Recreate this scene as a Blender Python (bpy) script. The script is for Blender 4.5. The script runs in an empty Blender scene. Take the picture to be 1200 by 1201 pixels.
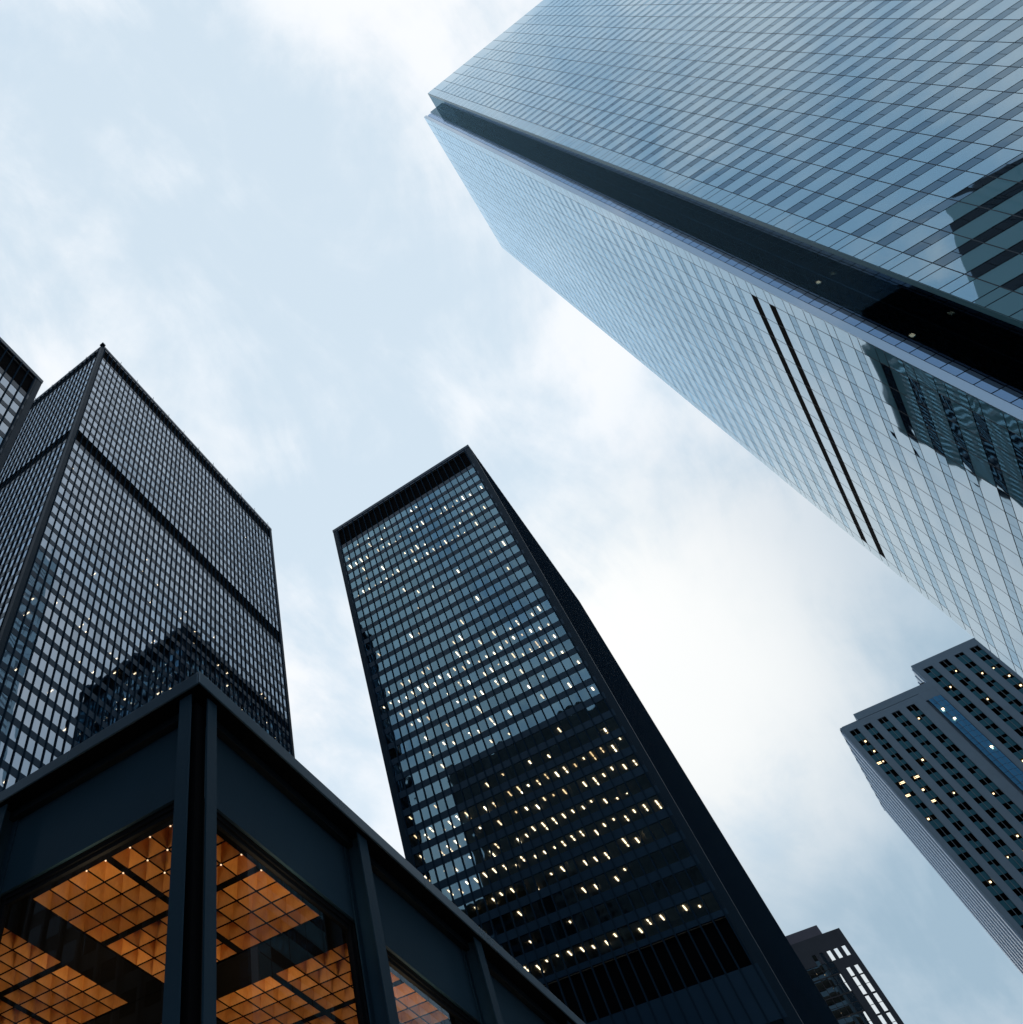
import bpy, math, random
from mathutils import Matrix, Vector

# ------------------------------------------------------------------ camera, sky, sun, exposure
scn = bpy.context.scene
EYE = 1.6
R = ((0.62005193, -0.78447883, -0.01133867),      # camera right
     (0.66475621, 0.53298931, -0.52347070),       # camera down
     (0.41669507, 0.31704157, 0.85196823))        # camera forward
FPX, PX, PY = 944.457, 268.15, 594.89             # focal length and principal point in 1200-px units
cd = bpy.data.cameras.new('camera')
cam = bpy.data.objects.new('camera', cd)
scn.collection.objects.link(cam)
cam.matrix_world = Matrix(((R[0][0], -R[1][0], -R[2][0], 0),
                           (R[0][1], -R[1][1], -R[2][1], 0),
                           (R[0][2], -R[1][2], -R[2][2], EYE),
                           (0, 0, 0, 1)))
cd.sensor_fit = 'HORIZONTAL'
cd.sensor_width = 36
cd.lens = FPX / 1200 * 36
cd.shift_x = (600 - PX) / 1200
cd.shift_y = (PY - 600.5) / 1200
cd.clip_start, cd.clip_end = 0.1, 6000
scn.camera = cam

SUN_EL, SUN_AZ = math.radians(12), math.radians(5)      # azimuth counted from +X towards +Y
world = bpy.data.worlds.new('World')
scn.world = world
world.use_nodes = True


class NT:
    """tiny node-graph helper"""
    def __init__(s, tree):
        s.t = tree; s.n = tree.nodes; s.l = tree.links
    def new(s, kind, **kw):
        n = s.n.new(kind)
        for k, v in kw.items():
            if isinstance(v, tuple) and k.startswith('i_'): pass
            setattr(n, k, v)
        return n
    def put(s, sock, v):
        if hasattr(v, 'is_output') or isinstance(v, bpy.types.NodeSocket): s.l.new(v, sock)
        else: sock.default_value = v
    def math(s, op, a, b=0.0, clamp=False):
        n = s.n.new('ShaderNodeMath'); n.operation = op; n.use_clamp = clamp
        s.put(n.inputs[0], a); s.put(n.inputs[1], b); return n.outputs[0]
    def vmath(s, op, a, b=(0, 0, 0), out=0):
        n = s.n.new('ShaderNodeVectorMath'); n.operation = op
        s.put(n.inputs[0], a); s.put(n.inputs[1], b)
        return n.outputs['Value'] if op in ('DOT_PRODUCT', 'LENGTH') else n.outputs[0]
    def noise(s, vec, scale, detail=4.0, rough=.5, dist=0.0):
        n = s.n.new('ShaderNodeTexNoise')
        s.put(n.inputs['Vector'], vec)
        n.inputs['Scale'].default_value = scale; n.inputs['Detail'].default_value = detail
        n.inputs['Roughness'].default_value = rough; n.inputs['Distortion'].default_value = dist
        return n.outputs[0]
    def smooth(s, v, a, b):
        n = s.n.new('ShaderNodeMapRange'); n.interpolation_type = 'SMOOTHSTEP'
        s.put(n.inputs[0], v); n.inputs[1].default_value = a; n.inputs[2].default_value = b
        return n.outputs[0]
    def mix(s, f, a, b):
        n = s.n.new('ShaderNodeMix'); n.data_type = 'RGBA'
        s.put(n.inputs[0], f); s.put(n.inputs[6], a); s.put(n.inputs[7], b)
        return n.outputs[2]


def build_world():
    g = NT(world.node_tree)
    for n in list(g.n): g.n.remove(n)
    out = g.n.new('ShaderNodeOutputWorld')
    bg = g.n.new('ShaderNodeBackground'); bg.inputs['Strength'].default_value = 0.1
    sky = g.n.new('ShaderNodeTexSky'); sky.sky_type = 'NISHITA'; sky.sun_disc = False
    sky.sun_elevation = SUN_EL; sky.sun_rotation = math.pi / 2 - SUN_AZ
    sky.air_density, sky.dust_density, sky.ozone_density = 1.0, 1.5, 2.0
    d = g.n.new('ShaderNodeTexCoord').outputs['Generated']
    sep = g.n.new('ShaderNodeSeparateXYZ'); g.l.new(d, sep.inputs[0])
    X, Y, Z = sep.outputs
    # cloud deck: directions projected onto a high plane
    zz = g.math('ADD', g.math('MAXIMUM', Z, 0.0), 0.42)
    comb = g.n.new('ShaderNodeCombineXYZ')
    g.put(comb.inputs[0], g.math('DIVIDE', X, zz)); g.put(comb.inputs[1], g.math('DIVIDE', Y, zz))
    P = comb.outputs[0]
    mapn = g.n.new('ShaderNodeMapping'); g.l.new(P, mapn.inputs[0])
    mapn.inputs['Rotation'].default_value = (0, 0, math.radians(28)); mapn.inputs['Scale'].default_value = (1.0, 1.9, 1.0)
    big = g.noise(P, 2.1, 6.0, .55, .25)
    wisp = g.noise(mapn.outputs[0], 3.6, 9.0, .60, .5)
    fine = g.noise(P, 11.0, 8.0, .6, .3)
    v = g.math('ADD', g.math('MULTIPLY', big, .46), g.math('ADD', g.math('MULTIPLY', wisp, .40), g.math('MULTIPLY', fine, .14)))
    cover = g.smooth(v, .435, .57)
    # the western sky is clearer than the sky towards the low sun
    clear = g.smooth(X, -.02, -.62)
    thick = g.math('SUBTRACT', 1.0, g.math('MULTIPLY', clear, .08))
    cover = g.math('MULTIPLY', cover, thick)
    nish = g.vmath('MULTIPLY', sky.outputs[0], (1.0, 1.0, 1.0))
    blue = g.mix(.85, nish, (7.6, 9.0, 10.2, 1))
    blue = g.mix(g.math('MULTIPLY', clear, .74), blue, (2.5, 4.8, 7.7, 1))
    cloud = g.mix(g.smooth(big, .36, .66), (8.7, 9.4, 10.1, 1), (9.7, 9.9, 10.2, 1))
    col = g.mix(cover, blue, cloud)
    # bright break in the cloud near the sun
    glow = g.vmath('DOT_PRODUCT', d, Vector((0.775, 0.035, 0.63)).normalized()[:])
    gl = g.math('MULTIPLY', g.smooth(glow, .960, .997), g.smooth(v, .36, .52))
    col = g.mix(g.math('MULTIPLY', gl, .95), col, (10.6, 10.6, 10.4, 1))
    # heavier, greyer cloud low on the +X / -Y side
    low = g.vmath('DOT_PRODUCT', d, Vector((0.88, -0.30, 0.22)).normalized()[:])
    heavy = g.math('MAXIMUM', g.math('MULTIPLY', g.smooth(low, .72, .985), .95), g.math('MULTIPLY', g.smooth(Z, .57, .28), .75))
    heavy = g.math('MULTIPLY', heavy, g.math('SUBTRACT', 1.15, g.math('MULTIPLY', g.smooth(v, .40, .60), .32)), clamp=True)
    col = g.mix(g.math('MULTIPLY', g.math('MULTIPLY', heavy, g.math('SUBTRACT', 1.0, clear)), g.math('SUBTRACT', 1.0, g.math('MULTIPLY', g.smooth(glow, .966, .999), .75))), col, (3.6, 5.0, 6.2, 1))
    g.put(bg.inputs['Color'], col)
    g.l.new(bg.outputs[0], out.inputs[0])


build_world()

sl = bpy.data.lights.new('sun', 'SUN')
sl.energy = 0.5; sl.angle = math.radians(20); sl.color = (1, .93, .84)
sun = bpy.data.objects.new('sun', sl); scn.collection.objects.link(sun)
sd = Vector((math.cos(SUN_EL) * math.cos(SUN_AZ), math.cos(SUN_EL) * math.sin(SUN_AZ), math.sin(SUN_EL)))
sun.rotation_euler = sd.to_track_quat('Z', 'Y').to_euler()
sun.location = sd * 500

scn.view_settings.view_transform = 'Standard'
scn.view_settings.look = 'None'
scn.view_settings.gamma = 1
scn.view_settings.use_curve_mapping = False
scn.view_settings.exposure = 0.0
scn.render.engine = 'CYCLES'
scn.cycles.max_bounces = 8
scn.cycles.glossy_bounces = 5
scn.cycles.transparent_max_bounces = 12
scn.cycles.sample_clamp_indirect = 4.0

rng = random.Random(7)


# ------------------------------------------------------------------ helpers
def proj(p):
    x, y, z = p[0], p[1], p[2] - EYE
    cx = R[0][0]*x + R[0][1]*y + R[0][2]*z
    cy = R[1][0]*x + R[1][1]*y + R[1][2]*z
    cz = R[2][0]*x + R[2][1]*y + R[2][2]*z
    if cz < .05: return None
    return (FPX*cx/cz + PX, FPX*cy/cz + PY)


BLOCKERS = []            # coarse boxes of the buildings, only used to rank which windows show


def blocked(p, skip):
    o = (0, 0, EYE)
    d = (p[0], p[1], p[2] - EYE)
    for nm, lo, hi in BLOCKERS:
        if nm == skip: continue
        t0, t1 = 0.0, .995
        for i in range(3):
            if abs(d[i]) < 1e-9:
                if o[i] < lo[i] or o[i] > hi[i]: t0 = 2; break
                continue
            a, b = (lo[i]-o[i])/d[i], (hi[i]-o[i])/d[i]
            if a > b: a, b = b, a
            t0, t1 = max(t0, a), min(t1, b)
        if t0 < t1: return True
    return False


def shown_area(quad, skip):
    """pixel area of a quad in the picture; 0 when out of frame or hidden"""
    c = [sum(q[i] for q in quad)/len(quad) for i in range(3)]
    pp = [proj(q) for q in quad]
    if any(q is None for q in pp): return 0
    mx, my = sum(q[0] for q in pp)/len(pp), sum(q[1] for q in pp)/len(pp)
    if not (-5 < mx < 1205 and -5 < my < 1206): return 0
    if blocked(c, skip): return 0
    a = 0
    for i in range(len(pp)):
        x0, y0 = pp[i]; x1, y1 = pp[(i+1) % len(pp)]
        a += x0*y1 - x1*y0
    return abs(a)/2


class MB:
    def __init__(s): s.v = []; s.f = []; s.sm = []
    def quad(s, a, b, c, d):
        i = len(s.v); s.v += [a, b, c, d]; s.f.append((i, i+1, i+2, i+3)); s.sm.append(False)
    def box(s, x0, y0, z0, x1, y1, z1):
        if x0 > x1: x0, x1 = x1, x0
        if y0 > y1: y0, y1 = y1, y0
        if z0 > z1: z0, z1 = z1, z0
        i = len(s.v)
        s.v += [(x0, y0, z0), (x1, y0, z0), (x1, y1, z0), (x0, y1, z0), (x0, y0, z1), (x1, y0, z1), (x1, y1, z1), (x0, y1, z1)]
        for f in ((0, 3, 2, 1), (4, 5, 6, 7), (0, 1, 5, 4), (1, 2, 6, 5), (2, 3, 7, 6), (3, 0, 4, 7)):
            s.f.append(tuple(i+k for k in f)); s.sm.append(False)
        return s
    def grid(s, fn, nu, nv, smooth=True):
        i = len(s.v)
        for b in range(nv+1):
            for a in range(nu+1): s.v.append(fn(a/nu, b/nv))
        for b in range(nv):
            for a in range(nu):
                k = i + b*(nu+1) + a
                s.f.append((k, k+1, k+nu+2, k+nu+1)); s.sm.append(smooth)
    def add(s, o):
        i = len(s.v); s.v += o.v
        s.f += [tuple(i+k for k in f) for f in o.f]; s.sm += o.sm
    def build(s, name, mat, parent=None, bevel=0):
        me = bpy.data.meshes.new(name)
        me.from_pydata(s.v, [], s.f)
        me.polygons.foreach_set('use_smooth', s.sm)
        me.materials.append(mat)
        me.update()
        o = bpy.data.objects.new(name, me)
        scn.collection.objects.link(o)
        if parent: o.parent = parent
        if bevel:
            m = o.modifiers.new('bevel', 'BEVEL'); m.width = bevel; m.segments = 2; m.limit_method = 'ANGLE'
        return o


def thing(name, label, cat, group=None):
    o = bpy.data.objects.new(name, None); scn.collection.objects.link(o)
    o['label'] = label; o['category'] = cat
    if group: o['group'] = group
    return o


class Face:
    """a vertical facade: a runs along it, b outwards, z up"""
    def __init__(s, ox, oy, ax, ay):
        s.o = (ox, oy); s.a = (ax, ay); s.n = (0, 0)
    def set_normal(s, nx, ny): s.n = (nx, ny); return s
    def pt(s, a, b, z): return (s.o[0] + s.a[0]*a + s.n[0]*b, s.o[1] + s.a[1]*a + s.n[1]*b, z)
    def box(s, mb, a0, a1, b0, b1, z0, z1):
        p, q = s.pt(a0, b0, z0), s.pt(a1, b1, z1)
        mb.box(*p, *q)
    def flip(s):
        # sign so that (a, z) quads face outwards
        return s.a[0]*s.n[1] - s.a[1]*s.n[0] > 0
    def pane(s, mb, a0, a1, z0, z1, b, tilt=.0, bulge=.0, div=2):
        ta, tz, bu = rng.gauss(0, tilt), rng.gauss(0, tilt), rng.gauss(0, bulge)
        fl = s.flip()
        def fn(u, v):
            if fl: u = 1-u
            off = ta*(u-.5)*(a1-a0) + tz*(v-.5)*(z1-z0) + bu*(1-(2*u-1)**2)*(1-(2*v-1)**2)
            return s.pt(a0 + (a1-a0)*u, b + off, z0 + (z1-z0)*v)
        mb.grid(fn, div, div)
    def corners(s, a0, a1, z0, z1, b=0):
        return [s.pt(a0, b, z0), s.pt(a1, b, z0), s.pt(a1, b, z1), s.pt(a0, b, z1)]


def emit_parts(name, items, mat, parent, skip, limit=100, label_fn=None):
    """items: (mesh builder, quad). The ones that show largest become parts, the rest one stuff part"""
    rank = sorted(range(len(items)), key=lambda i: -shown_area(items[i][1], skip))
    keep = set(rank[:limit])
    rest = MB(); n = 0
    for i in rank:
        if i in keep: items[i][0].build(name, mat, parent)
        else: rest.add(items[i][0]); n += 1
    if n:
        o = rest.build(name, mat, parent)
        o['kind'] = 'stuff'
    return n


# ------------------------------------------------------------------ materials
def mat_plain(name, col, rough=.5, spec=.5, metal=0.0, noise=0.0, nscale=1.0, bump=0.0, bscale=1.0, tint=None):
    m = bpy.data.materials.new(name); m.use_nodes = True
    g = NT(m.node_tree); b = g.n['Principled BSDF']
    b.inputs['Roughness'].default_value = rough; b.inputs['Metallic'].default_value = metal
    b.inputs['Specular IOR Level'].default_value = spec
    if tint: b.inputs['Specular Tint'].default_value = (*tint, 1)
    co = g.n.new('ShaderNodeTexCoord').outputs['Object']
    c4 = (*col, 1)
    if noise:
        n = g.noise(co, nscale, 6.0, .6)
        lo = tuple(x*(1-noise) for x in col) + (1,); hi = tuple(min(1, x*(1+noise)) for x in col) + (1,)
        g.put(b.inputs['Base Color'], g.mix(n, lo, hi))
        r = g.math('ADD', g.math('MULTIPLY', n, .18), rough - .09); g.put(b.inputs['Roughness'], r)
    else: b.inputs['Base Color'].default_value = c4
    if bump:
        bn = g.n.new('ShaderNodeBump'); bn.inputs['Strength'].default_value = bump; bn.inputs['Distance'].default_value = .02
        g.put(bn.inputs['Height'], g.noise(co, bscale, 5.0, .6)); g.l.new(bn.outputs[0], b.inputs['Normal'])
    return m


def mat_glass(name, ior, refl=(1, 1, 1), trans=None, body=(.01, .012, .015), gain=1.0, floor=0.0, rough=.015, wave=0.0, wscale=.6, vary=.0):
    """coated building glass: mirror part by Fresnel, the rest either clear (tinted) or an opaque backing"""
    m = bpy.data.materials.new(name); m.use_nodes = True
    g = NT(m.node_tree)
    for n in list(g.n): g.n.remove(n)
    out = g.n.new('ShaderNodeOutputMaterial')
    gl = g.n.new('ShaderNodeBsdfGlossy'); gl.inputs['Roughness'].default_value = rough
    gl.inputs['Color'].default_value = (*refl, 1)
    fr = g.n.new('ShaderNodeFresnel'); fr.inputs['IOR'].default_value = ior
    if wave:
        co = g.n.new('ShaderNodeTexCoord').outputs['Object']
        bn = g.n.new('ShaderNodeBump'); bn.inputs['Strength'].default_value = wave; bn.inputs['Distance'].default_value = .02
        g.put(bn.inputs['Height'], g.noise(co, wscale, 2.0, .4))
        g.l.new(bn.outputs[0], gl.inputs['Normal'])
    fac = g.math('ADD', g.math('MULTIPLY', fr.outputs[0], gain), floor, clamp=True)
    if vary:
        isl = g.n.new('ShaderNodeNewGeometry').outputs['Random Per Island']
        fac = g.math('MULTIPLY', fac, g.math('ADD', g.math('MULTIPLY', isl, 2*vary), 1-vary), clamp=True)
    if trans: low = g.n.new('ShaderNodeBsdfTransparent'); low.inputs[0].default_value = (*trans, 1)
    else: low = g.n.new('ShaderNodeBsdfDiffuse'); low.inputs[0].default_value = (*body, 1)
    mx = g.n.new('ShaderNodeMixShader')
    g.l.new(fac, mx.inputs[0]); g.l.new(low.outputs[0], mx.inputs[1]); g.l.new(gl.outputs[0], mx.inputs[2])
    g.l.new(mx.outputs[0], out.inputs[0])
    return m


def mat_emit(name, col, s):
    m = bpy.data.materials.new(name); m.use_nodes = True
    g = NT(m.node_tree)
    for n in list(g.n): g.n.remove(n)
    out = g.n.new('ShaderNodeOutputMaterial'); e = g.n.new('ShaderNodeEmission')
    e.inputs[0].default_value = (*col, 1); e.inputs[1].default_value = s
    g.l.new(e.outputs[0], out.inputs[0]); return m


M = {}
BT_ = (.45, .75, 1.0)
M['steel'] = mat_plain('black painted steel', (.009, .019, .031), .6, .18, 0, .25, .7, tint=BT_)
M['shade_steel'] = mat_plain('steel channel darkened for shade', (.004, .008, .012), .6, .1)
M['cap'] = mat_plain('black cap plate with sheen', (.026, .048, .070), .30, .55, 0, .3, .7, tint=(.6, .85, 1))  # base colour lifted above the other steel to carry the lit sheen
M['steel_panel'] = mat_plain('black painted steel plate', (.010, .026, .041), .55, .22, 0, .35, .35, .12, 14, tint=BT_)
M['mullion'] = mat_plain('black steel mullion', (.012, .027, .045), .9, .02, tint=BT_)
M['spandrel'] = mat_plain('dark spandrel panel', (.010, .028, .052), .32, .20, 0, .15, .25, tint=BT_)
M['ceiling'] = mat_plain('office ceiling', (.42, .38, .31), .8, .1)
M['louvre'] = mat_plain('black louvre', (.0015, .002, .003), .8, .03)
M['core'] = mat_plain('dark office interior', (.03, .028, .026), .8, .1, 0, .5, .35)
M['roof'] = mat_plain('roof gravel', (.12, .12, .12), .9, .2, 0, .3, 2)
M['glass_blue'] = mat_glass('blue tinted window glass', 2.1, vary=.14, refl= (.44, .78, 1.0), gain=1.5, trans=(.30, .32, .32))
M['glass_grey'] = mat_glass('grey window glass', 3.2, vary=.16, refl= (.70, .84, 1.0), gain=1.2, trans=(.26, .27, .28))
M['strip'] = mat_emit('office light strip', (1, .78, .46), 13.0)
g_ = NT(M['strip'].node_tree)
isl_ = g_.n.new('ShaderNodeNewGeometry').outputs['Random Per Island']
em_ = [n for n in g_.n if n.type == 'EMISSION'][0]
g_.put(em_.inputs[0], g_.mix(isl_, (1, .66, .32, 1), (1, .88, .66, 1)))
g_.put(em_.inputs[1], g_.math('ADD', g_.math('MULTIPLY', g_.math('POWER', isl_, 1.6), 13.0), 4.0))
M['spot'] = mat_emit('warm office lamp', (1, .74, .42), 6.0)
M['white_panel'] = mat_glass('white fritted glass panel', 1.55, vary=.035, refl= (.78, .91, 1.0), body=(.17, .38, .46), gain=1.3, floor=.21)
M['vision'] = mat_glass('silver blue vision glass', 1.75, vary=.12, refl= (.62, .84, 1.0), body=(.010, .02, .032), gain=1.7)
M['dark_back'] = mat_plain('dark joint', (.02, .035, .05), .6, .3)
M['bronze_glass'] = mat_glass('dark bronze corner glass', 1.6, (.55, .75, .85), trans=(.35, .38, .42), gain=.8)
M['core_glass'] = mat_glass('dark recessed glass', 1.55, (.5, .7, .8), body=(.006, .009, .013), gain=.7)
M['notch_blue'] = mat_glass('blue corner glass', 1.9, (.62, .78, 1.0), body=(.02, .04, .08), gain=1.3, floor=.18)
M['edge_strip'] = mat_glass('pale edge trim', 1.5, (.84, .92, 1.0), body=(.38, .42, .46), gain=1.0, floor=.27)
M['teal_edge'] = mat_plain('teal glass edge', (.07, .19, .22), .3, .5)
M['faint_line'] = mat_plain('grey glazing bar', (.13, .16, .18), .5, .4)

# ------------------------------------------------------------------ coarse boxes for ranking
E_ = EYE
BLOCKERS += [('pavilion', (6.6, 5.7, 0), (60, 50, 9.1+E_)), ('bank', (43.2, 77.2, 0), (124.4, 115, 223+E_)),
             ('slab', (114.2, 8.9, 0), (180, 51, 184.8+E_)), ('near', (-14, 57.6, 0), (23.5, 92, 130+E_)),
             ('white', (60.8, -110, 0), (121, -35.6, 298+E_))]

# ------------------------------------------------------------------ ground
def ground():
    def stru(mb, name, mat):
        o = mb.build(name, mat); o['kind'] = 'structure'; return o
    asphalt = mat_plain('asphalt', (.05, .05, .052), .85, .3, 0, .35, 1.5, .3, 40)
    stone = mat_plain('granite paving', (.24, .24, .235), .6, .4, 0, .2, 3, .2, 20)
    stru(MB().box(-3000, -3000, -.5, 3000, 3000, 0), 'ground', asphalt)
    pav = MB(); pav.box(-4, -8, 0, 180, 130, .13); stru(pav, 'plaza_pavement', stone)
    pav = MB(); pav.box(56, -130, 0, 128, -24, .13); stru(pav, 'tower_pavement', stone)
    k = MB(); k.box(-4.3, -8.3, 0, 180, -8.0, .14); stru(k, 'kerb', mat_plain('kerb stone', (.3, .3, .3), .7))
    ln = MB()
    for i in range(30): ln.box(-60 + i*9, -16.1, .004, -56 + i*9, -15.95, .008)
    stru(ln, 'road_marking', mat_plain('road paint', (.75, .75, .72), .6))


ground()


# ------------------------------------------------------------------ black steel towers
root_cap = {}


def steel_tower(root, skip, x0, y0, x1, y1, top, faces, pitch, rows, louvres, pane_h, pane_w, glass, light_p, body_z=8.0,
                light_strip=True, mul_w=.20, mul_d=.17, light_depth=(.35, 1.9)):
    """faces: list of dicts(face, start, n, bay, detail). rows: pane centre heights (top first)"""
    # interior core and roof
    c = MB().box(x0+5, y0+5, 0, x1-5, y1-5, top-1.0); c.build('core_wall', M['core'], root)
    MB().box(x0+.35, y0+.35, top-1.35, x1-.35, y1-.35, top-1.02).build('roof', M['roof'], root)
    cap = MB().box(x0-.12, y0-.12, top-1.0, x1+.12, y1+.12, top); cap_o = cap.build('roof_fascia', M['spandrel'], root)
    # one floor plate with its spandrel for each storey; full-height dark louvre zones between
    zc = [r for r in rows]
    bands = []
    edges = sorted([(r-pane_h/2, r+pane_h/2) for r in rows] + [(l0, l1) for l0, l1 in louvres], reverse=True)
    prev = top-1.0
    for lo, hi in edges:
        if prev - hi > .02: bands.append((hi, prev))
        prev = lo
    bands.append((max(0, prev-1.2), prev))
    for lo, hi in bands:
        b = MB().box(x0, y0, lo, x1, y1, hi); b.build('floor_band', M['spandrel'], root)
        if hi - lo < 2.5: MB().box(x0+.3, y0+.3, lo-.03, x1-.3, y1-.3, lo-.004).build('ceiling', M['ceiling'], root)
    for l0, l1 in louvres:
        MB().box(x0+.5, y0+.5, l0, x1-.5, y1-.5, l1).build('louvre_band', M['louvre'], root)
    # corner columns
    for cx, cy, sx, sy in ((x0, y0, 1, 1), (x1, y0, -1, 1), (x0, y1, 1, -1), (x1, y1, -1, -1)):
        mb = MB(); mb.box(cx - sx*.06, cy - sy*.06, 0, cx + sx*.95, cy + sy*.95, top-1.02)
        mb.build('corner_column', M['steel'], root)
    # windows, mullions, lights
    panes = []; lights = []; muls = []; blinds = []
    for fd in faces:
        F, a0, n, bay = fd['face'], fd['start'], fd['n'], fd['bay']
        for r in rows:
            for i in range(n):
                ac = a0 + (i+.5)*bay
                mb = MB()
                z0, z1 = r - pane_h/2, r + pane_h/2
                pw = fd.get('pw', pane_w)
                w0, w1 = ac - pw/2, ac + pw/2
                F.pane(mb, w0, w1, z0, z1, -.05, .0028, .0035, 4 if fd.get('detail') else 2)
                panes.append((mb, F.corners(w0, w1, z0, z1)))
        for i in range(n+1):
            am = a0 + i*bay
            mb = MB()
            F.box(mb, am-mul_w/2, am+mul_w/2, -.22, -.005, body_z*0+2, top-1.02)      # web filling the gap between panes
            F.box(mb, am-mul_w*.5, am+mul_w*.5, mul_d-.08, mul_d, 2, top-.9)          # outer flange
            F.box(mb, am-.03, am+.03, .003, mul_d-.08, 2, top-1.02)                   # rib
            muls.append((mb, F.corners(am-.2, am+.2, 2, top)))
        # strips of frame left and right of the first / last mullion
        if fd.get('lights'):
            for k, r in enumerate(rows):
                p = fd['lights'](k)
                run = 0
                for i in range(n):
                    if run > 0: on = True; run -= 1
                    else:
                        on = rng.random() < p
                        if on and p > .4 and rng.random() < .7: run = rng.randint(1, 4)
                    if (on and rng.random() < .12) or (fd.get('detail') and rng.random() < .05):
                        h = pane_h*rng.choice((.35, .6, 1.0)); zt = r + pane_h/2 - .05; a_ = a0 + i*bay + .16
                        mb = MB(); F.box(mb, a_, a_ + rng.uniform(.5, 1.0)*(bay-.32), -.30, -.27, zt-h, zt); blinds.append((mb, F.corners(a_, a_+1, zt-h, zt)))
                    if not on: continue
                    zt = r + pane_h/2 - .034
                    off = fd.get('loff', .0)
                    ac = a0 + (i+.5)*bay + off + rng.uniform(-.12, .12)
                    d0 = rng.uniform(*light_depth); ln = rng.choice((.45, .8, 1.15, 1.3)) if light_strip else .35
                    mb = MB(); F.box(mb, ac-.09, ac+.09, -d0-ln, -d0, zt-.09, zt)
                    lights.append((mb, F.corners(ac-.09, ac+.09, zt-.1, zt, -d0)))
                    if light_strip and rng.random() < .3:
                        mb = MB(); F.box(mb, ac-.08, ac+.08, -d0-ln-.9, -d0-ln-.35, zt-.09, zt)
                        lights.append((mb, F.corners(ac-.09, ac+.09, zt-.1, zt, -d0)))
    emit_parts('window', panes, glass, root, skip)
    emit_parts('mullion', muls, M['mullion'], root, skip)
    if lights: emit_parts('ceiling_light', lights, M['strip'] if light_strip else M['spot'], root, skip)
    if blinds: emit_parts('blind', blinds, M['ceiling'], root, skip)
    root_cap[root.name] = cap_o
    # closing piers between the outermost mullions and the corner columns
    for fd in faces:
        F, a0, n, bay = fd['face'], fd['start'], fd['n'], fd['bay']
        for u0, u1 in ((.96, a0 - mul_w/2 - .01), (a0 + n*bay + mul_w/2 + .01, fd['len'] - .96)):
            if u1 - u0 > .05:
                mb = MB(); F.box(mb, u0, u1, -.3, -.004, 2, top-1.02)
                mb.build('pier', M['steel'], root)


# tower with the lit rows, in the middle of the picture
CX, CY0, CY1, CX1, CT = 114.2, 8.9, 51.05, 180.0, 184.8 + E_
mid = thing('office_tower', 'dark office tower in the middle with rows of lit windows on its broad face', 'tower')
fF = Face(CX, CY0, 0, 1).set_normal(-1, 0)
fS = Face(CX, CY0, 1, 0).set_normal(0, -1)
fB = Face(CX, CY1, 1, 0).set_normal(0, 1)
crow = [173.4 + E_ - 3.77*k for k in range(31)] + [45.0 + E_ - 3.77*k for k in range(10)]
clit = {0: .06, 1: .28, 2: .85, 3: .08, 4: .40, 5: .72, 6: .08, 7: .08, 8: .18, 9: .05, 10: .12, 11: .16, 12: .06, 13: .15,
        14: .3, 15: .7, 16: .6, 17: .55, 18: .4, 19: .3, 20: .28, 21: .15, 22: .3, 23: .9, 24: .8, 25: .8, 26: .92,
        27: .6, 28: .2, 29: .12, 30: .97, 31: .2, 32: .2, 33: .2}
steel_tower(mid, 'slab', CX, CY0, CX1, CY1, CT,
            [dict(face=fF, start=1.45, n=24, bay=1.640, detail=True, lights=lambda k: clit.get(k, .1), len=CY1-CY0),
             dict(face=fS, start=1.5, n=38, bay=1.652, len=CX1-CX),
             dict(face=fB, start=1.5, n=38, bay=1.652, len=CX1-CX)],
            3.77, crow, [(176.0+E_, 183.2+E_), (52.2+E_, 58.3+E_)], 2.45, 1.40, M['glass_blue'], None)

# tall bank tower on the left
AX, AY, AX1, AY1, AT = 43.2, 77.2, 124.4, 115.2, 223.0 + E_
bank = thing('bank_tower', 'tall black gridded tower at left with a dark louvre band around its upper storeys', 'tower')
aF = Face(AX, AY, 1, 0).set_normal(0, -1)
aL = Face(AX, AY, 0, 1).set_normal(-1, 0)
arow = [213.4 + E_ - 3.855*k for k in range(12)] + [161.9 + E_ - 3.855*k for k in range(40)]
def alit(k):
    return {0: 0, 16: .07, 17: .1, 18: .12, 19: .16, 20: .14, 21: .12, 22: .08, 23: .1, 24: .2, 25: .2, 26: .08, 27: .12, 28: .1}.get(k, .02 if k < 15 else .07)
steel_tower(bank, 'bank', AX, AY, AX1, AY1, AT,
            [dict(face=aF, start=1.15, n=48, bay=1.645, detail=True, lights=alit, len=AX1-AX),
             dict(face=aL, start=1.15, n=21, bay=1.69, pw=1.46, len=AY1-AY)],
            3.855, arow, [(215.8+E_, 221.0+E_), (164.7+E_, 169.6+E_)], 2.55, 1.30, M['glass_grey'], None)
rods = []
for i in range(12):
    q = AX + .5 + i*7.2
    rods.append((q, AY + .1))
for i in range(1, 6): rods.append((AX + .1, AY + i*7.0))
for q in rods:
    mb = MB().box(q[0]-.05, q[1]-.05, AT+.003, q[0]+.05, q[1]+.05, AT+2.1); mb.build('lightning_rod', M['steel'], root_cap[bank.name])
MB().box(AX-.6, AY-.6, AT-.7, AX+.6, AY+.6, AT-.02).build('corner_cap', M['steel'], bank)

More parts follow.
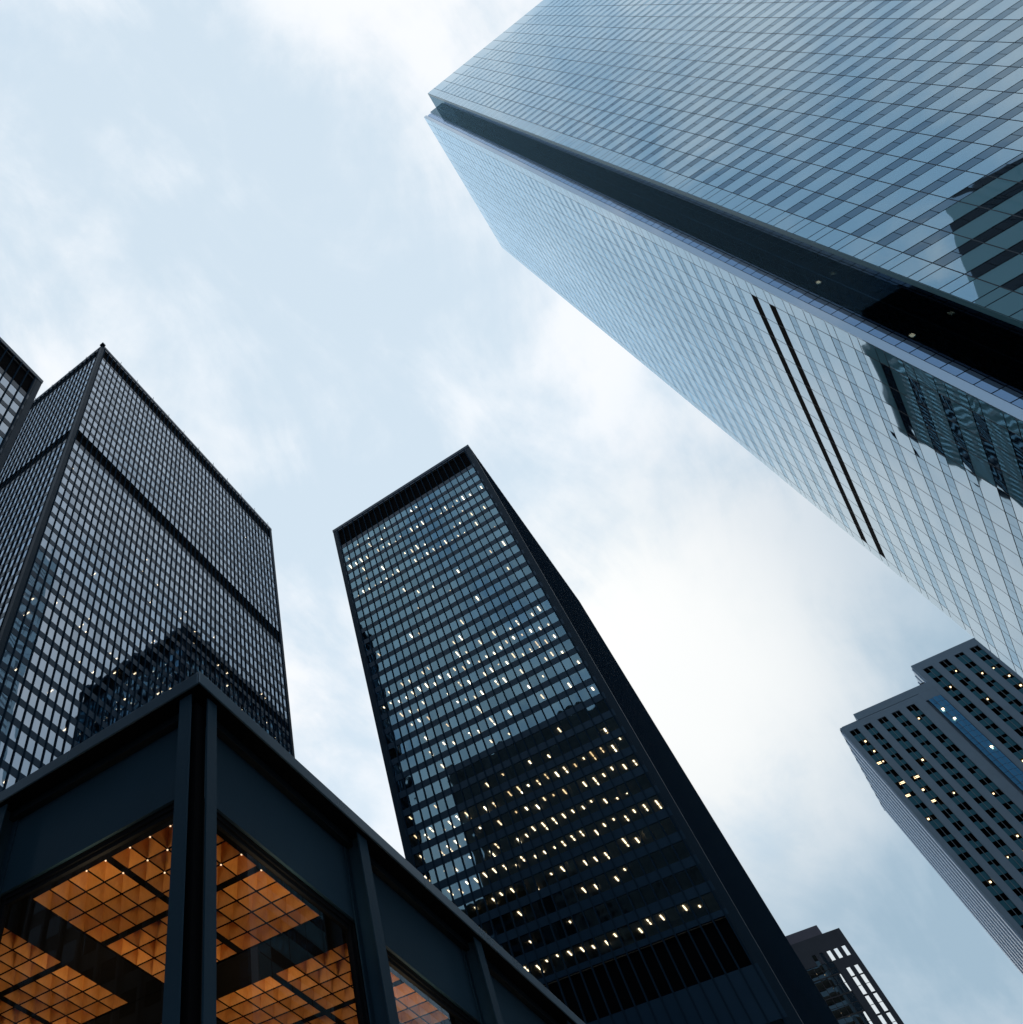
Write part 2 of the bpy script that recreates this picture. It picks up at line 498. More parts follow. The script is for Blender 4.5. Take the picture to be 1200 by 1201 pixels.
# nearer tower cut by the left edge
BX1, BY, BT = 23.5, 57.55, 130.0 + E_
near = thing('corner_tower', 'black tower corner cut off by the left edge with big square windows below black louvres', 'tower')
bF = Face(BX1, BY, -1, 0).set_normal(0, -1)
bS = Face(BX1, BY, 0, 1).set_normal(1, 0)
brow = [119.2 + E_ - 3.72*k for k in range(32)]
steel_tower(near, 'near', BX1-37.5, BY, BX1, BY+33, BT,
            [dict(face=bF, start=1.45, n=21, bay=1.635, detail=True, lights=lambda k: {0: .25, 1: .12}.get(k, .06), len=37.5),
             dict(face=bS, start=1.45, n=18, bay=1.66, len=33)],
            3.72, brow, [(122.0+E_, 128.9+E_)], 2.5, 1.38, M['glass_grey'], None)


# ------------------------------------------------------------------ white glass tower
def white_tower():
    root = thing('glass_tower', 'huge pale glass tower with a dark notched corner, filling the upper right', 'tower')
    skip = 'white'
    X1, Y1 = 60.8, -40.2           # first facade plane and where it stops at the notch
    X2, Y2 = 66.2, -35.5           # where the second facade starts, and its plane
    XE, YE = 120.9, -96.5          # far ends
    T = 298.0 + E_
    P, VH = 4.07, 1.42
    zt = 80.4 + E_                 # top of one window row
    tops = [zt + P*k for k in range(-19, 53)]
    dark_rows = (zt + P*5, zt + P*6)      # two louvred plant floors on the second facade
    # dark body set back behind both facades
    MB().box(X2+.02, YE, 0, XE-.4, Y1-.0, T-.4).build('inner_core', M['core_glass'], root)
    g = MB()                      # faint glazing grid on the dark body next to the notch
    for k in range(0, 146): 
        z = 2 + k*P/2
        g.box(X2+.6, Y1+.004, z, X2+6.5, Y1+.03, z+.20)
        g.box(X2-.01, Y1-6.5, z, X2+.016, Y1-.6, z+.20)
    for j in range(1, 5):
        g.box(X2+j*1.45, Y1+.004, 1, X2+j*1.45+.14, Y1+.034, T-1)
        g.box(X2-.014, Y1-j*1.45, 1, X2+.016, Y1-j*1.45+.14, T-1)
    g.build('glazing_grid', M['faint_line'], root)
    F1 = Face(X1, Y1, 0, -1).set_normal(-1, 0)
    F2 = Face(X2, Y2, 1, 0).set_normal(0, 1)
    L1, L2 = Y1-YE, XE-X2
    MB().box(X1+.16, YE, 0, X1+.5, Y1-.02, T-.02).build('backing_wall', M['dark_back'], root)
    MB().box(X2+.02, Y2-.5, 0, XE, Y2-.16, T-.02).build('backing_wall', M['dark_back'], root)
    MB().box(X1+.5, YE, T-6.4, X2+.02, Y1-9, T-6.0).build('roof', M['roof'], root)
    MB().box(X2+9, Y1, T-6.4, XE, Y2-.5, T-6.0).build('roof', M['roof'], root)
    MB().box(X2, YE+.5, T-.38, XE-.5, Y1-.5, T-.2).build('roof', M['roof'], root)
    for F, L, es, second in ((F1, L1, 2.40, False), (F2, L2, 2.35, True)):
        BAY = 3.49
        n = int((L - 2*es)//BAY)
        BAYS = (L - 2*es)/n
        wins = []; sp = []
        gap = .06
        edges = [0, es] + [es + BAYS*(i+1) for i in range(n)] + [L]
        # spandrel rows
        prev = T - .02
        rows = sorted(tops, reverse=True)
        rows = [t for t in rows if t < T - 7.5]
        dark = []
        for t in rows:
            mb = MB()
            for i in range(len(edges)-1):
                a0, a1 = edges[i] + gap, edges[i+1] - gap
                if i == 0 and False: continue
                F.pane(mb, a0, a1, t + gap, prev - gap, 0, .0014, .003, 4)
            quad = F.corners(0, min(L, 60), t, prev)
            sp.append((mb, quad)); prev = t - VH
            isdark = second and any(abs(t-d) < .2 for d in dark_rows)
            if isdark:
                mb = MB(); F.box(mb, es, L-es*.25, -.12, -.03, t-VH-.12, t+.1); mb.build('louvre_band', M['louvre'], root)
            else:
                for i in range(1, len(edges)-2):
                    mb = MB(); a0, a1 = edges[i], edges[i+1]; am = (a0+a1)/2
                    F.pane(mb, a0+gap, am-.03, t-VH+gap, t-gap, -.01, .0014, .003, 4)
                    F.pane(mb, am+.03, a1-gap, t-VH+gap, t-gap, -.01, .0014, .003, 4)
                    wins.append((mb, F.corners(a0, a1, t-VH, t)))
            # edge strip panels beside the window row
            mb = MB(); F.pane(mb, gap, es-gap, t-VH+gap, t-gap, 0, .001, .003, 3)
            sp.append((mb, F.corners(0, es, t-VH, t)))
            mb = MB(); F.pane(mb, L-es+gap, L-gap, t-VH+gap, t-gap, 0, .001, .003, 3)
            sp.append((mb, F.corners(L-es, L, t-VH, t)))
        mb = MB(); F.pane(mb, 0, L, 0, prev-gap, 0, 0, 0, 2); sp.append((mb, F.corners(0, L, 0, prev)))
        emit_parts('spandrel_panel', sp, M['white_panel'], root, skip)
        emit_parts('window', wins, M['vision'], root, skip)
        for i in range(1, len(edges)-1):
            mb = MB(); a = edges[i]; F.box(mb, a-.055, a+.055, -.14, -.004, 0, T-.03); mb.build('mullion', M['dark_back'], root)
    # notch: return walls of the two facades
    MB().box(X1+.02, Y1-.02, 0, X1+.75, Y1+.02, T).build('glass_edge', M['teal_edge'], root)
    MB().box(X2-.03, Y2-.90, 0, X2+.4, Y2-.02, T-.01).build('edge_trim', M['edge_strip'], root)
    MB().box(X1+.76, Y1-.012, 0, X2-.02, Y1+.012, T-.02).build('corner_glass', M['bronze_glass'], root)
    MB().box(X2-.012, Y1+.03, 0, X2+.012, Y2-2.40, T-.02).build('corner_glass', M['bronze_glass'], root)
    strips = []
    k = 0; z = 1.0
    while z < T-2.4:
        mb = MB(); h = P/2
        F = Face(X2, Y2, 0, -1).set_normal(-1, 0)
        F.pane(mb, 0.98, 2.08, z+.06, z+h-.06, -.01, .002, .002, 2)
        F.pane(mb, 2.16, 2.36, z+.06, z+h-.06, -.01, .002, .002, 1)
        strips.append((mb, F.corners(1.1, 2.36, z, z+h))); z += h; k += 1
    emit_parts('return_window', strips, M['notch_blue'], root, skip)
    MB().box(X2+.05, Y2-2.44, 0, X2+.3, Y2-1.04, T-2.3).build('backing_wall', M['louvre'], root)
    # a few lamps seen behind the corner glass
    for y, z in ((-38.32, 80.6), (-39.34, 97.4)):
        MB().box(X2+.03, y-.16, z-.22, X2+.16, y+.16, z+.22).build('lamp', M['spot'], root)
    return root


white_tower()


# ------------------------------------------------------------------ stone tower at right
def stone_tower():
    root = thing('stone_tower', 'grey stone tower at right with stepped roof and a blue glass strip down its front', 'tower')
    stone = mat_plain('grey stone cladding', (.155, .225, .29), .7, .35, 0, .18, .25, .1, 6)
    teal = mat_glass('teal spandrel glass', 1.6, (.5, .8, .95), body=(.045, .15, .20), gain=1.0, floor=.05)
    darkw = mat_glass('dark window glass', 1.45, (.5, .65, .8), trans=(.5, .5, .5), gain=.7)
    blue = mat_glass('blue bay glass', 1.9, (.30, .62, 1.0), body=(.14, .50, .90), gain=1.3, floor=.40, rough=.05)
    side_m = mat_glass('pale ribbed side cladding', 1.5, (.8, .9, 1), body=(.10, .16, .22), gain=.9, floor=.10, rough=.12)
    bar = mat_plain('pale mullion', (.12, .17, .2), .5)
    rib = mat_plain('side rib', (.40, .52, .66), .5)
    XF = 225.75; z = lambda r: r + E_
    F = Face(XF, -27.85, 0, -1).set_normal(-1, 0)
    D = 42.0
    # main masses (set behind the skin)
    def mass(y0, y1, top, x0=.75): MB().box(XF+x0, y0, 0, XF+D, y1, z(top)).build('inner_core', M['core'], root)
    mass(-28.3, -50.0, 146.5, 3.0); mass(-50.0, -80.0, 152, 3.0)
    MB().box(XF+.3, -28.0, z(146.5), XF+D-.2, -51.1, z(147.3)).build('roof', M['roof'], root)
    MB().box(XF+.3, -51.3, z(154.0), XF+D-.2, -79.5, z(154.8)).build('roof', M['roof'], root)
    MB().box(XF+.02, -32.6, z(147.72), XF+D, -51.2, z(149.7)).build('penthouse', stone, root)
    # bays: (start, width) along the front, window tops
    left = [(1.25, 1.98), (4.75, 1.75), (8.2, 1.95), (11.65, 1.9), (15.2, 2.0)]
    right = [(24.55, 2.2), (28.4, 2.0), (32.1, 2.0), (35.7, 2.0), (39.3, 2.0), (42.9, 2.0), (46.5, 2.0)]
    stripA = (20.15, 23.0)
    def piers(edges0, edges1, bays, top, wtop):
        c = edges0
        for a, w in bays:
            mb = MB(); F.box(mb, c, a, -.6, 0, 0, z(top)); mb.build('stone_pier', stone, root); c = a + w
        mb = MB(); F.box(mb, c, edges1, -.6, 0, 0, z(top)); mb.build('stone_pier', stone, root)
        for a, w in bays:
            mb = MB(); F.box(mb, a+.001, a+w-.001, -.6, -.002, z(wtop), z(top)); mb.build('parapet', stone, root)
    piers(0, 19.6, left, 147.6, 145.8)
    piers(23.15, 52, right, 155.5, 153.3)
    MB().box(XF-.0, -28.45-.0, z(147.6), XF+.6, -32.58, z(147.72)).build('parapet', stone, root)
    wins = []; sps = []; lamps = []
    PITCH = 3.26
    for bays, top in ((left, 145.8), (right, 153.3)):
        for bi, (a, w) in enumerate(bays):
            t = top; k = 0
            while t > 6:
                for h in range(2):
                    z0 = z(t) - rng.choice((1.45, 1.45, 1.45, 1.2, .75, 2.0))
                    a0 = a + h*w/2 + .05; a1 = a + (h+1)*w/2 - .05
                    mb = MB(); F.pane(mb, a0, a1, z0, z(t), -.28, .002, .001, 1); wins.append((mb, F.corners(a0, a1, z0, z(t))))
                    mb = MB(); F.pane(mb, a0, a1, z(t)-PITCH+.02, z0-.02, -.22, .002, .002, 2); sps.append((mb, F.corners(a0, a1, z0-1.8, z0)))
                    r = rng.random()
                    if r < .13:
                        mb = MB(); ac = (a0+a1)/2; q = rng.uniform(.10, .20); F.box(mb, ac-q, ac+q, -1.1, -.75, z(t)-.12-q*1.4, z(t)-.10); lamps.append((mb, F.corners(ac-.28, ac+.28, z(t)-.5, z(t), -1)))
                    elif r < .165:
                        ac = (a0+a1)/2
                        for dd in (.7, 1.3):
                            mb = MB(); F.box(mb, ac-.55, ac+.55, -dd-.14, -dd, z(t)-.16, z(t)-.06); lamps.append((mb, F.corners(ac-.28, ac+.28, z(t)-.5, z(t), -1)))
                t -= PITCH; k += 1
            mb = MB(); F.box(mb, a+w/2-.05, a+w/2+.05, -.3, -.12, 3, z(top)); mb.build('mullion', bar, root)
    # floor plates behind the glass
    fl = MB()
    t = 145.8
    while t > 8:
        fl.box(XF+.45, -28.4, z(t)+.02, XF+3.0, -47.3, z(t)+.4); t -= PITCH
    t = 153.3
    while t > 8:
        fl.box(XF+.45, -51.2, z(t)+.02, XF+3.0, -79.6, z(t)+.4); t -= PITCH
    fo = fl.build('floor_plate', M['core'], root)
    emit_parts('window', wins, darkw, root, 'stone')
    emit_parts('spandrel_glass', sps, teal, root, 'stone')
    emit_parts('ceiling_lamp', lamps, M['spot'], root, 'stone')
    # projecting blue glass strip
    a0, a1 = stripA
    c = MB(); top = 145.0
    bl = []
    t = top
    while t > 4:
        for h in range(3):
            w = (a1-a0)/3
            for s2 in range(2):
                mb = MB(); zz1 = z(t) - s2*PITCH/2; F.pane(mb, a0+h*w+.03, a0+(h+1)*w-.03, zz1-PITCH/2+.05, zz1-.03, .30+(.28 if h == 1 else 0), .006, .008, 3)
                bl.append((mb, F.corners(a0+h*w, a0+(h+1)*w, zz1-1.6, zz1)))
        t -= PITCH
    emit_parts('bay_window', bl, blue, root, 'stone')
    mb = MB(); F.box(mb, a0-.05, a1+.05, -.5, .26, 0, z(top)); mb.build('bay_backing', mat_plain('dark blue frame', (.01, .035, .07), .5), root)
    mb = MB(); F.box(mb, a0+.97, a1-.97, .262, .54, 0, z(top)-.01); mb.build('bay_backing', mat_plain('blue frame', (.01, .035, .07), .5), root)
    mb = MB(); F.box(mb, 19.61, 23.14, -.62, -.51, 0, z(147.6)); mb.build('bay_backing', stone, root)
    mb = MB(); F.box(mb, 19.61, 23.14, -.50, -.003, z(145.2), z(147.7)); mb.build('parapet', stone, root)
    mb = MB()
    for a in (a0+.95, a1-.95): F.box(mb, a-.03, a+.03, .4, .60, 0, z(top))
    mb.build('bay_frame', bar, root)
    for la, lt in ((20.9, 141.2), (21.2, 137.9), (22.3, 128.4)):
        mb = MB(); F.box(mb, la-.22, la+.22, .64, .72, z(lt)-.2, z(lt)+.2); mb.build('lamp', M['spot'], root)
    # ribbed side wall
    MB().box(XF+.62, -27.98, 0, XF+D, -27.86, z(147.4)).build('side_wall', side_m, root)
    for i in range(9):
        x = XF + 1.2 + i*4.6
        MB().box(x, -27.858, 0, x+1.9, -27.60, z(147.5)).build('side_rib', rib, root)
    MB().box(XF+.62, -28.3, z(147.3), XF+D, -27.7, z(147.7)).build('parapet', stone, root)
    MB().box(XF+.62, -51.3, 0+z(147.8), XF+D, -50.95, z(155.4)).build('side_wall', side_m, root)
    for i in range(14):
        x = XF + 1.2 + i*2.9
        MB().box(x, -50.948, z(149.75), x+.4, -50.8, z(155.3)).build('side_rib', rib, root)


stone_tower()


# ------------------------------------------------------------------ small concrete tower at the bottom
def concrete_tower():
    root = thing('concrete_tower', 'small dark concrete tower low at right with bright paired windows and a roof penthouse', 'tower')
    conc = mat_plain('dark concrete', (.045, .05, .062), .75, .3, 0, .25, .4, .15, 5)
    mir = mat_glass('mirror window glass', 2.0, (.95, 1, 1), body=(.03, .03, .03), gain=1.0, floor=.72)
    XF = 238.15; W = 20.0; H = 110.0 + E_
    F = Face(XF, 0.14, 0, 1).set_normal(-1, 0)
    MB().box(XF+.45, .14, 0, XF+26, W, H-.5).build('inner_core', M['louvre'], root)
    MB().box(XF+.02, 4.1, H+.003, XF+22, 12.6, H+2.2).build('penthouse', mat_plain('penthouse metal', (.09, .085, .11), .6, .4, 0, .2, .5), root)
    MB().box(XF+.5, .3, H-.48, XF+25.8, W-.1, H-.2).build('roof', M['roof'], root)
    cols = [(1.28, 2.05), (3.05, 3.83)]
    curtain = (5.5, 14.7)
    o = .14
    mb = MB()      # pierced front wall: pieces round the window openings
    def strip(a0, a1, z0, z1): F.box(mb, a0-o, a1-o, -.4, 0, z0+E_, z1+E_)
    strip(.14, W, 106.35, 110)
    small = [(1.28, 2.05), (3.05, 3.86), (4.70, 5.5), (6.4, 7.2), (8.1, 8.9)]
    c = .14
    for a0, a1 in small: strip(c, a0, 104.0, 106.35); c = a1
    strip(c, W, 104.0, 106.35)
    strip(.14, 5.4, 101.88, 104.0); strip(14.8, W, 101.88, 104.0)
    for a0, a1 in ((.14, 1.28), (2.05, 3.05), (3.83, 5.4), (14.8, 16.2), (17.0, 18.0), (18.8, W)): strip(a0, a1, 0-E_, 101.88)
    rowz = [(99.85, 101.88)]
    zb = 99.70
    while zb > 8: rowz.append((zb-3.9, zb)); zb -= 4.15
    for i in range(len(rowz)-1):
        z1, z0 = rowz[i][0], rowz[i+1][1]
        for a0, a1 in cols + [(16.2, 17.0), (18.0, 18.8)]: strip(a0+.001, a1-.001, z0, z1)
    mb.build('front_wall', conc, root)
    w = []; bars = MB()
    for a0, a1 in small:
        m = MB(); F.pane(m, a0-o, a1-o, 104.0+E_, 106.35+E_, -.2, .001, .001, 2); w.append((m, F.corners(a0-o, a1-o, 104+E_, 106+E_)))
    for z0, z1 in rowz:
        for a0, a1 in cols + [(16.2, 17.0), (18.0, 18.8)]:
            m = MB(); F.pane(m, a0-o, a1-o, z0+E_, z1+E_, -.2, .001, .001, 2); w.append((m, F.corners(a0-o, a1-o, z0+E_, z1+E_)))
            if z1 - z0 > 3: F.box(bars, a0-o, a1-o, -.22, -.15, (z0+z1)/2-.04+E_, (z0+z1)/2+.04+E_)
    z1 = 105.3
    z1 = 103.9
    z1 = 105.35 - 0
    cz = 101.3
    bw = MB()
    tops = [103.95] + [101.1 - 4.15*i for i in range(23)]
    for i, t in enumerate(tops):
        z0 = 101.35 if i == 0 else t - 3.85
        nb = 6; wd = (curtain[1]-curtain[0])/nb
        for j in range(nb):
            a0 = curtain[0] + j*wd
            m = MB(); F.pane(m, a0-o+.06, a0+wd-o-.06, z0+E_, t+E_, -.12, .0015, .003, 4); w.append((m, F.corners(a0-o, a0+wd-o, z0+E_, t+E_)))
            F.box(bars, a0-o-.05, a0-o+.05, -.3, -.03, z0-.3+E_, t+.05+E_)
        F.box(bars, curtain[0]-o, curtain[1]-o, -.13, -.06, (t+z0)/2-.04+E_, (t+z0)/2+.04+E_)
        F.box(bars, curtain[0]-o, curtain[1]-o, -.3, -.05, z0-.28+E_, z0+E_)
    emit_parts('window', w, mir, root, 'conc')
    bars.build('window_frame', mat_plain('dark frame', (.012, .012, .015), .5), root)
    # side wall facing away from the white tower
    for z0, z1 in (rowz[0], rowz[1], rowz[2]): pass
    MB().box(XF+.4, .14, 0, XF+26, .30, H-.25).build('side_wall', conc, root)
    for a, zz in ((8.6, 102.0), (9.8, 102.6), (8.2, 99.0), (9.3, 97.4), (8.0, 94.6), (9.9, 94.0), (8.8, 92.6), (7.9, 96.0)):
        m = MB(); F.box(m, a-.12, a+.12, -.42, -.36, zz+E_-.12, zz+E_+.12); m.build('lamp', M['spot'], root)


concrete_tower()


# ------------------------------------------------------------------ towers across the street (they show mirrored in the glass)
def street_tower(label, x0, y0, x1, y1, top, steps=()):
    root = thing('street_tower', label, 'tower', 'towers across the street')
    body = mat_plain('dark stone facade', (.045, .048, .055), .6, .3, 0, .3, .2)
    wm = mat_glass('dark street window', 1.5, (.6, .7, .8), body=(.01, .012, .016))
    MB().box(x0, y0, 0, x1-.3, y1, top).build('wall', body, root)
    MB().box(x0+6, y0+6, top+.003, x1-8, y1-6, top+5).build('penthouse', body, root)
    for s0, s1, st in steps: MB().box(x0, s0, 0, x1-.3, s1-.01, st).build('setback_wall', body, root)
    wf = Face(x1-.3, y0, 0, 1).set_normal(1, 0)
    L = y1-y0; n = int(L//3); k = 0; z = 8
    while z < top-5:
        mb = MB()
        for i in range(n): wf.pane(mb, i*3+.5, i*3+2.6, z, z+2.2, .02, .001, .001, 1)
        mb.build('window_row', wm, root)
        z += 3.9
    for i in range(n+1):
        mb = MB(); a = min(i*3, L-.3); wf.box(mb, a, a+.35, .003, .35, 0, top-1); mb.build('pier', body, root)


street_tower('dark flat topped tower across the street, seen only mirrored in the middle tower', -75, 19.5, -40, 93.5, 226+E_)
street_tower('dark tower beyond the crossing, seen only mirrored at the right edge of the pale tower', -80, -185, -40, -131, 234+E_,
             ((-131, -122, 210+E_), (-122, -114, 190+E_)))


# ------------------------------------------------------------------ bank pavilion in the foreground
def pavilion():
    root = thing('bank_pavilion', 'low black steel pavilion in the foreground with a glowing copper ceiling behind its glass', 'pavilion')
    z = lambda r: r + E_
    CX0, CY0 = 6.522, 5.585          # outer edge of the roof cap
    XE, YE = 43.6, 42.6
    PX_, PY_ = CX0+.42, CY0+.42      # fascia panel planes
    BAY = 4.1
    XW = [11.11 + BAY*i for i in range(-1, 8)]      # column webs along the right side
    YW = [9.98 + BAY*i for i in range(-1, 8)]
    # cap and roof
    sx = [CX0, 13.1, 21.3, 29.5, 37.7, XE]
    for i in range(5):
        MB().box(sx[i] + (.006 if i else 0), CY0 + (.004 if i % 2 else 0), z(8.95), sx[i+1], CY0+.035, z(9.19) - (.004 if i % 2 else 0)).build('roof_cap', M['cap'], root, .012)
    MB().box(CX0+.04, CY0+.04, z(8.955), XE, CY0+.5, z(9.15)).build('soffit', M['louvre'], root)  # underside coloured black to stand for the shade below the cap
    MB().box(CX0+.04, CY0+.503, z(8.955), CX0+.5, YE, z(9.15)).build('soffit', M['louvre'], root)
    sy = [CY0+.04, 8.35, 16.5, 24.7, 32.9, YE]
    for i in range(5):
        MB().box(CX0 + (.004 if i % 2 else 0), sy[i] + (.006 if i else 0), z(8.95), CX0+.035, sy[i+1], z(9.19) - (.004 if i % 2 else 0)).build('roof_cap', M['cap'], root, .012)
    MB().box(CX0+.5, CY0+.5, z(8.97), XE, YE, z(9.12)).build('roof', M['steel'], root)
    # upper channel under the cap, its colour darkened for the shade there
    MB().box(PX_-.12, PY_-.12, z(8.80), XE, PY_+.3, z(8.945)).build('roof_beam', M['shade_steel'], root)
    MB().box(PX_-.12, PY_+.31, z(8.80), PX_+.3, YE, z(8.945)).build('roof_beam', M['shade_steel'], root)
    # columns: rolled steel sections standing outside the glass
    def column_x(xw):
        mb = MB(); mb.box(xw-.145, CY0+.10, 0, xw+.145, CY0+.125, z(8.94)); mb.box(xw-.02, CY0+.126, 0, xw+.02, PY_-.005, z(8.94))
        mb.box(xw-.145, PY_-.03, 0, xw-.021, PY_-.004, z(8.79)); mb.box(xw+.021, PY_-.03, 0, xw+.145, PY_-.004, z(8.79))
        mb.build('column', M['steel_panel'], root)
    def column_y(yw):
        mb = MB(); mb.box(CX0+.10, yw-.145, 0, CX0+.125, yw+.145, z(8.94)); mb.box(CX0+.126, yw-.02, 0, PX_-.005, yw+.02, z(8.94))
        mb.box(PX_-.03, yw-.145, 0, PX_-.004, yw-.021, z(8.79)); mb.box(PX_-.03, yw+.021, 0, PX_-.004, yw+.145, z(8.79))
        mb.build('column', M['steel_panel'], root)
    for x in XW[1:]: column_x(x)
    for y in YW[1:]: column_y(y)
    # corner: two flanges and a black box for the shade in the re-entrant angle
    mb = MB()
    mb.box(6.85, CY0+.10, 0, 7.065, CY0+.125, z(8.94)); pass
    mb.box(CX0+.10, 5.83, 0, CX0+.125, 6.055, z(8.94)); mb.build('column', M['steel_panel'], root)
    MB().box(PX_-.22, PY_-.22, 0, PX_-.02, PY_-.02, z(8.79)).build('corner_shade_box', M['louvre'], root)
    # fascia panels, window frames and panes, bay by bay
    HEAD = 7.47
    glass = mat_glass('pavilion glass', 1.5, (.9, .95, 1), trans=(.82, .84, .84), gain=1.5, rough=.004)
    frame = mat_plain('black window frame', (.003, .004, .006), .6, .08)
    def bay(axis, a0, a1):
        pl = PY_ if axis == 'x' else PX_
        def bx(mb, u0, u1, v0, v1, z0, z1):
            if axis == 'x': mb.box(u0, v0, z0, u1, v1, z1)
            else: mb.box(v0, u0, z0, v1, u1, z1)
        mb = MB(); bx(mb, a0, a1, pl, pl+.05, z(HEAD), z(8.80)); mb.build('fascia_panel', M['steel_panel'], root)
        mb = MB()
        bx(mb, a0, a1, pl+.051, pl+.2, z(HEAD-.02), z(HEAD+.25))
        bx(mb, a0+.06, a1-.06, pl+.06, pl+.17, z(HEAD-.08), z(HEAD-.021))
        bx(mb, a0+.12, a1-.12, pl+.09, pl+.15, z(HEAD-.15), z(HEAD-.081))
        for s, e in ((a0, 1), (a1, -1)):
            bx(mb, s, s+e*.09, pl+.03, pl+.2, .13, z(HEAD-.021)); bx(mb, s+e*.091, s+e*.17, pl+.07, pl+.16, .13, z(HEAD-.081))
        bx(mb, a0+.18, a1-.18, pl+.06, pl+.17, .13, .4)
        fr = mb.build('window_frame', frame, root)
        mb = MB()
        F = Face(a0, pl, 1, 0).set_normal(0, -1) if axis == 'x' else Face(pl, a0, 0, 1).set_normal(-1, 0)
        F.pane(mb, .17, a1-a0-.17, .4, z(HEAD-.15), -.12, .0005, .001, 4)
        mb.build('pane', glass, fr)
    c0 = [PX_+.21] + [x+.03 for x in XW[1:]]; c1 = [x-.03 for x in XW[1:]] + [XE-.3]
    for a, b in zip(c0, c1): bay('x', a, b)
    c0 = [PY_+.21] + [y+.03 for y in YW[1:]]; c1 = [y-.03 for y in YW[1:]] + [YE-.3]
    for a, b in zip(c0, c1): bay('y', a, b)
    MB().box(XE-.3, PY_, 0, XE, YE, z(8.9)).build('back_wall', M['steel_panel'], root)
    MB().box(PX_, YE-.3, 0, XE-.31, YE, z(8.9)).build('back_wall', M['steel_panel'], root)
    MB().box(PX_+.25, PY_+.25, .14, XE-.32, YE-.32, .2).build('floor', mat_plain('granite floor', (.16, .14, .12), .3, .5, 0, .2, 3), root)
    # ceiling: coffers of copper coloured pyramids between dark bars and deep dark beams
    ZC = 7.55; S = ZC/6.6
    copper = bpy.data.materials.new('copper coffer'); copper.use_nodes = True
    g = NT(copper.node_tree); b = g.n['Principled BSDF']
    co = g.n.new('ShaderNodeTexCoord').outputs['Object']
    mp = g.n.new('ShaderNodeMapping'); g.l.new(co, mp.inputs[0]); mp.inputs['Scale'].default_value = (9, 9, 1.2)
    nz = g.noise(mp.outputs[0], 2.0, 6, .6)
    g.put(b.inputs['Base Color'], g.mix(nz, (.42, .18, .042, 1), (.66, .31, .08, 1)))
    b.inputs['Roughness'].default_value = .42; b.inputs['Metallic'].default_value = .1
    bar = mat_plain('dark ceiling bar', (.0012, .001, .001), .8, .02)
    pit = .3475*S
    x0, y0 = 6.475*S, 5.62*S
    PER = BAY
    def cells(start, stop):
        out = []; s = start
        while s < stop:
            for k in range(8):
                a = s + k*pit*.985 + (.10 if k >= 4 else 0)
                out.append((a, a+pit*.985))
            s += PER
        return out
    xs = cells(x0 - 0*PER, 26); ys = cells(y0, 25)
    dep = .42
    lam_in = MB()
    # one ceiling panel for each structural bay
    nbx = len(xs)//8; nby = len(ys)//8
    for bi in range(nbx):
        for bj in range(nby):
            mb = MB(); ba = MB()
            cxs = xs[bi*8:(bi+1)*8]; cys = ys[bj*8:(bj+1)*8]
            for (xa, xb) in cxs:
                for (ya, yb) in cys:
                    t = .011
                    p = [(xa+t, ya+t, z(ZC)), (xb-t, ya+t, z(ZC)), (xb-t, yb-t, z(ZC)), (xa+t, yb-t, z(ZC))]
                    c = ((xa+xb)/2, (ya+yb)/2, z(ZC)+dep)
                    for i in range(4):
                        i0 = len(mb.v); mb.v += [p[(i+1) % 4], p[i], c]; mb.f.append((i0, i0+1, i0+2)); mb.sm.append(False)
            pan = mb.build('ceiling_panel', copper, root)
            X0, X1, Y0, Y1 = cxs[0][0], cxs[-1][1], cys[0][0], cys[-1][1]
            for k in range(1, 8):
                for lo, hi in ((cxs[k-1][1]-.011, cxs[k][0]+.011),): ba.box(lo, Y0, z(ZC)-.012, hi, Y1, z(ZC)+.03)
                lo, hi = cys[k-1][1]-.011, cys[k][0]+.011
                ba.box(X0, lo, z(ZC)-.010, X1, hi, z(ZC)+.028)
            ba.build('ceiling_grid', bar, pan)
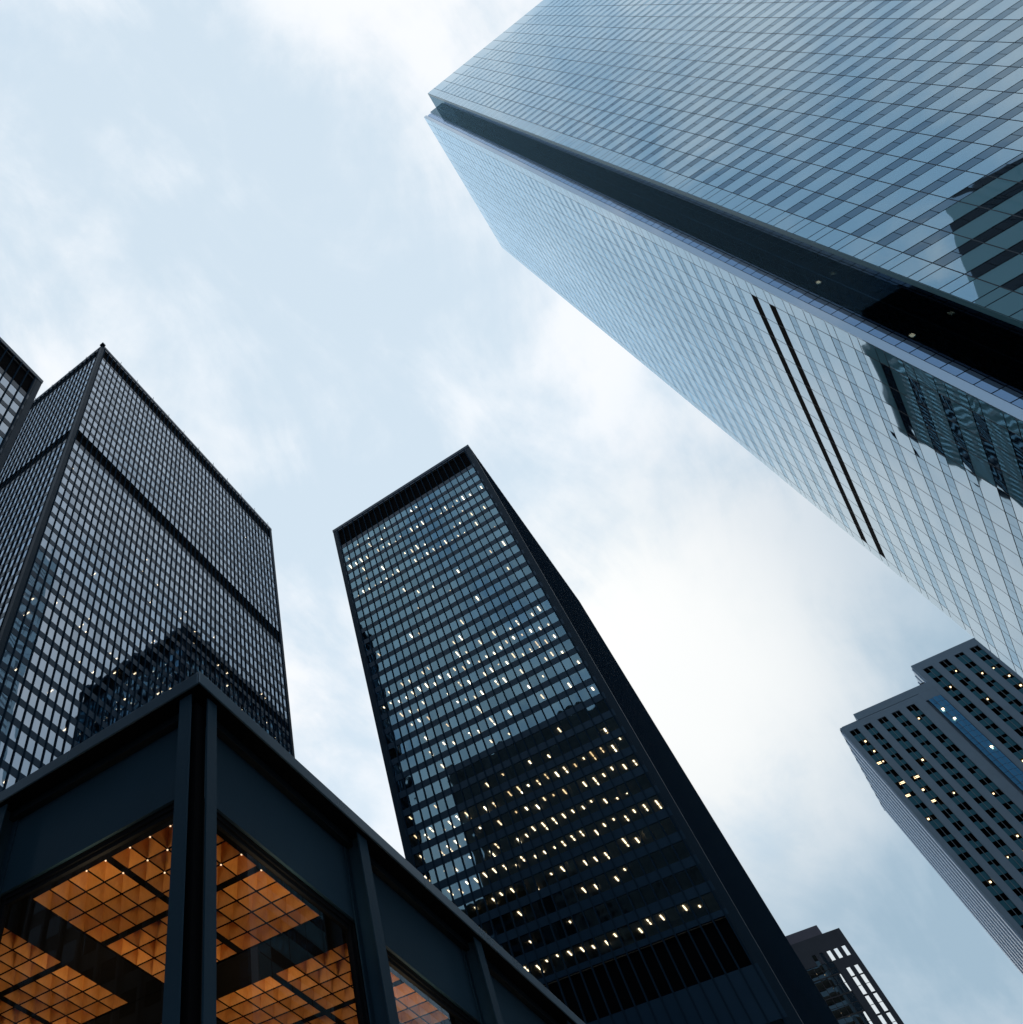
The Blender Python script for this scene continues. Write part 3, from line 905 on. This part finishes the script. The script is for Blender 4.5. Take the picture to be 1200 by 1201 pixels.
    # deep beams between the bays
    for bi in range(nbx):
        x1 = xs[bi*8+7][1]; xn = x0 + (bi+1)*PER
        MB().box(x1+.002, PY_+.2, z(ZC)-.03, xn-.002, YE-.4, z(ZC)+.5).build('ceiling_beam', bar, root)
    for bj in range(nby):
        y1 = ys[bj*8+7][1]; yn = y0 + (bj+1)*PER
        MB().box(PX_+.2, y1+.002, z(ZC)-.025, XE-.4, yn-.002, z(ZC)+.45).build('ceiling_beam', bar, root)
    MB().box(PX_+.2, PY_+.2, z(ZC)-.02, x0-.012, YE-.4, z(ZC)+.45).build('ceiling_beam', bar, root)
    MB().box(x0-.011, PY_+.2, z(ZC)-.02, XE-.4, y0-.012, z(ZC)+.45).build('ceiling_beam', bar, root)
    MB().box(PX_+.2, PY_+.2, z(ZC)+.62, XE-.4, YE-.4, z(ZC)+.7).build('ceiling_slab', bar, root)
    # small bright lamps at the crossings by the left facade
    lamp = mat_emit('small ceiling lamp', (1, .66, .38), 1.8)
    pts = []
    yl = [c[0] for c in ys[:8]]
    for r, cnt in ((0, 6), (1, 5), (2, 4)):
        xx = xs[r][0]
        for j in range(1, cnt): pts.append((xx+.0, yl[j]))
    for (lx, ly) in pts + [(xs[2][1]+.0, yl[0]), (xs[3][0], yl[1]-.0), (xs[4][0], yl[0])]:
        MB().box(lx-.010, ly-.010, z(ZC)-.03, lx+.010, ly+.010, z(ZC)-.013).build('ceiling_lamp', lamp, root)
    # added unseen area lamps just below the ceiling, grazing the coffers with warm light
    bx_, by_ = (7.2, 11.14, 15.24, 19.3), (6.2, 9.98, 14.1, 18.2)
    spots = [(x, y+2.05) for x in bx_[:3] for y in by_[:3]] + [(x+2.05, y) for x in bx_[:3] for y in by_[:3]]
    for ux, uy in spots:
        ld = bpy.data.lights.new('coffer_fill', 'AREA'); ld.energy = 17; ld.size = .8; ld.color = (1, .72, .42)
        lo = bpy.data.objects.new('coffer_fill', ld); scn.collection.objects.link(lo)
        lo.location = (ux, uy, z(ZC)-.95); lo.rotation_euler = (math.pi, 0, 0); lo.parent = root


pavilion()
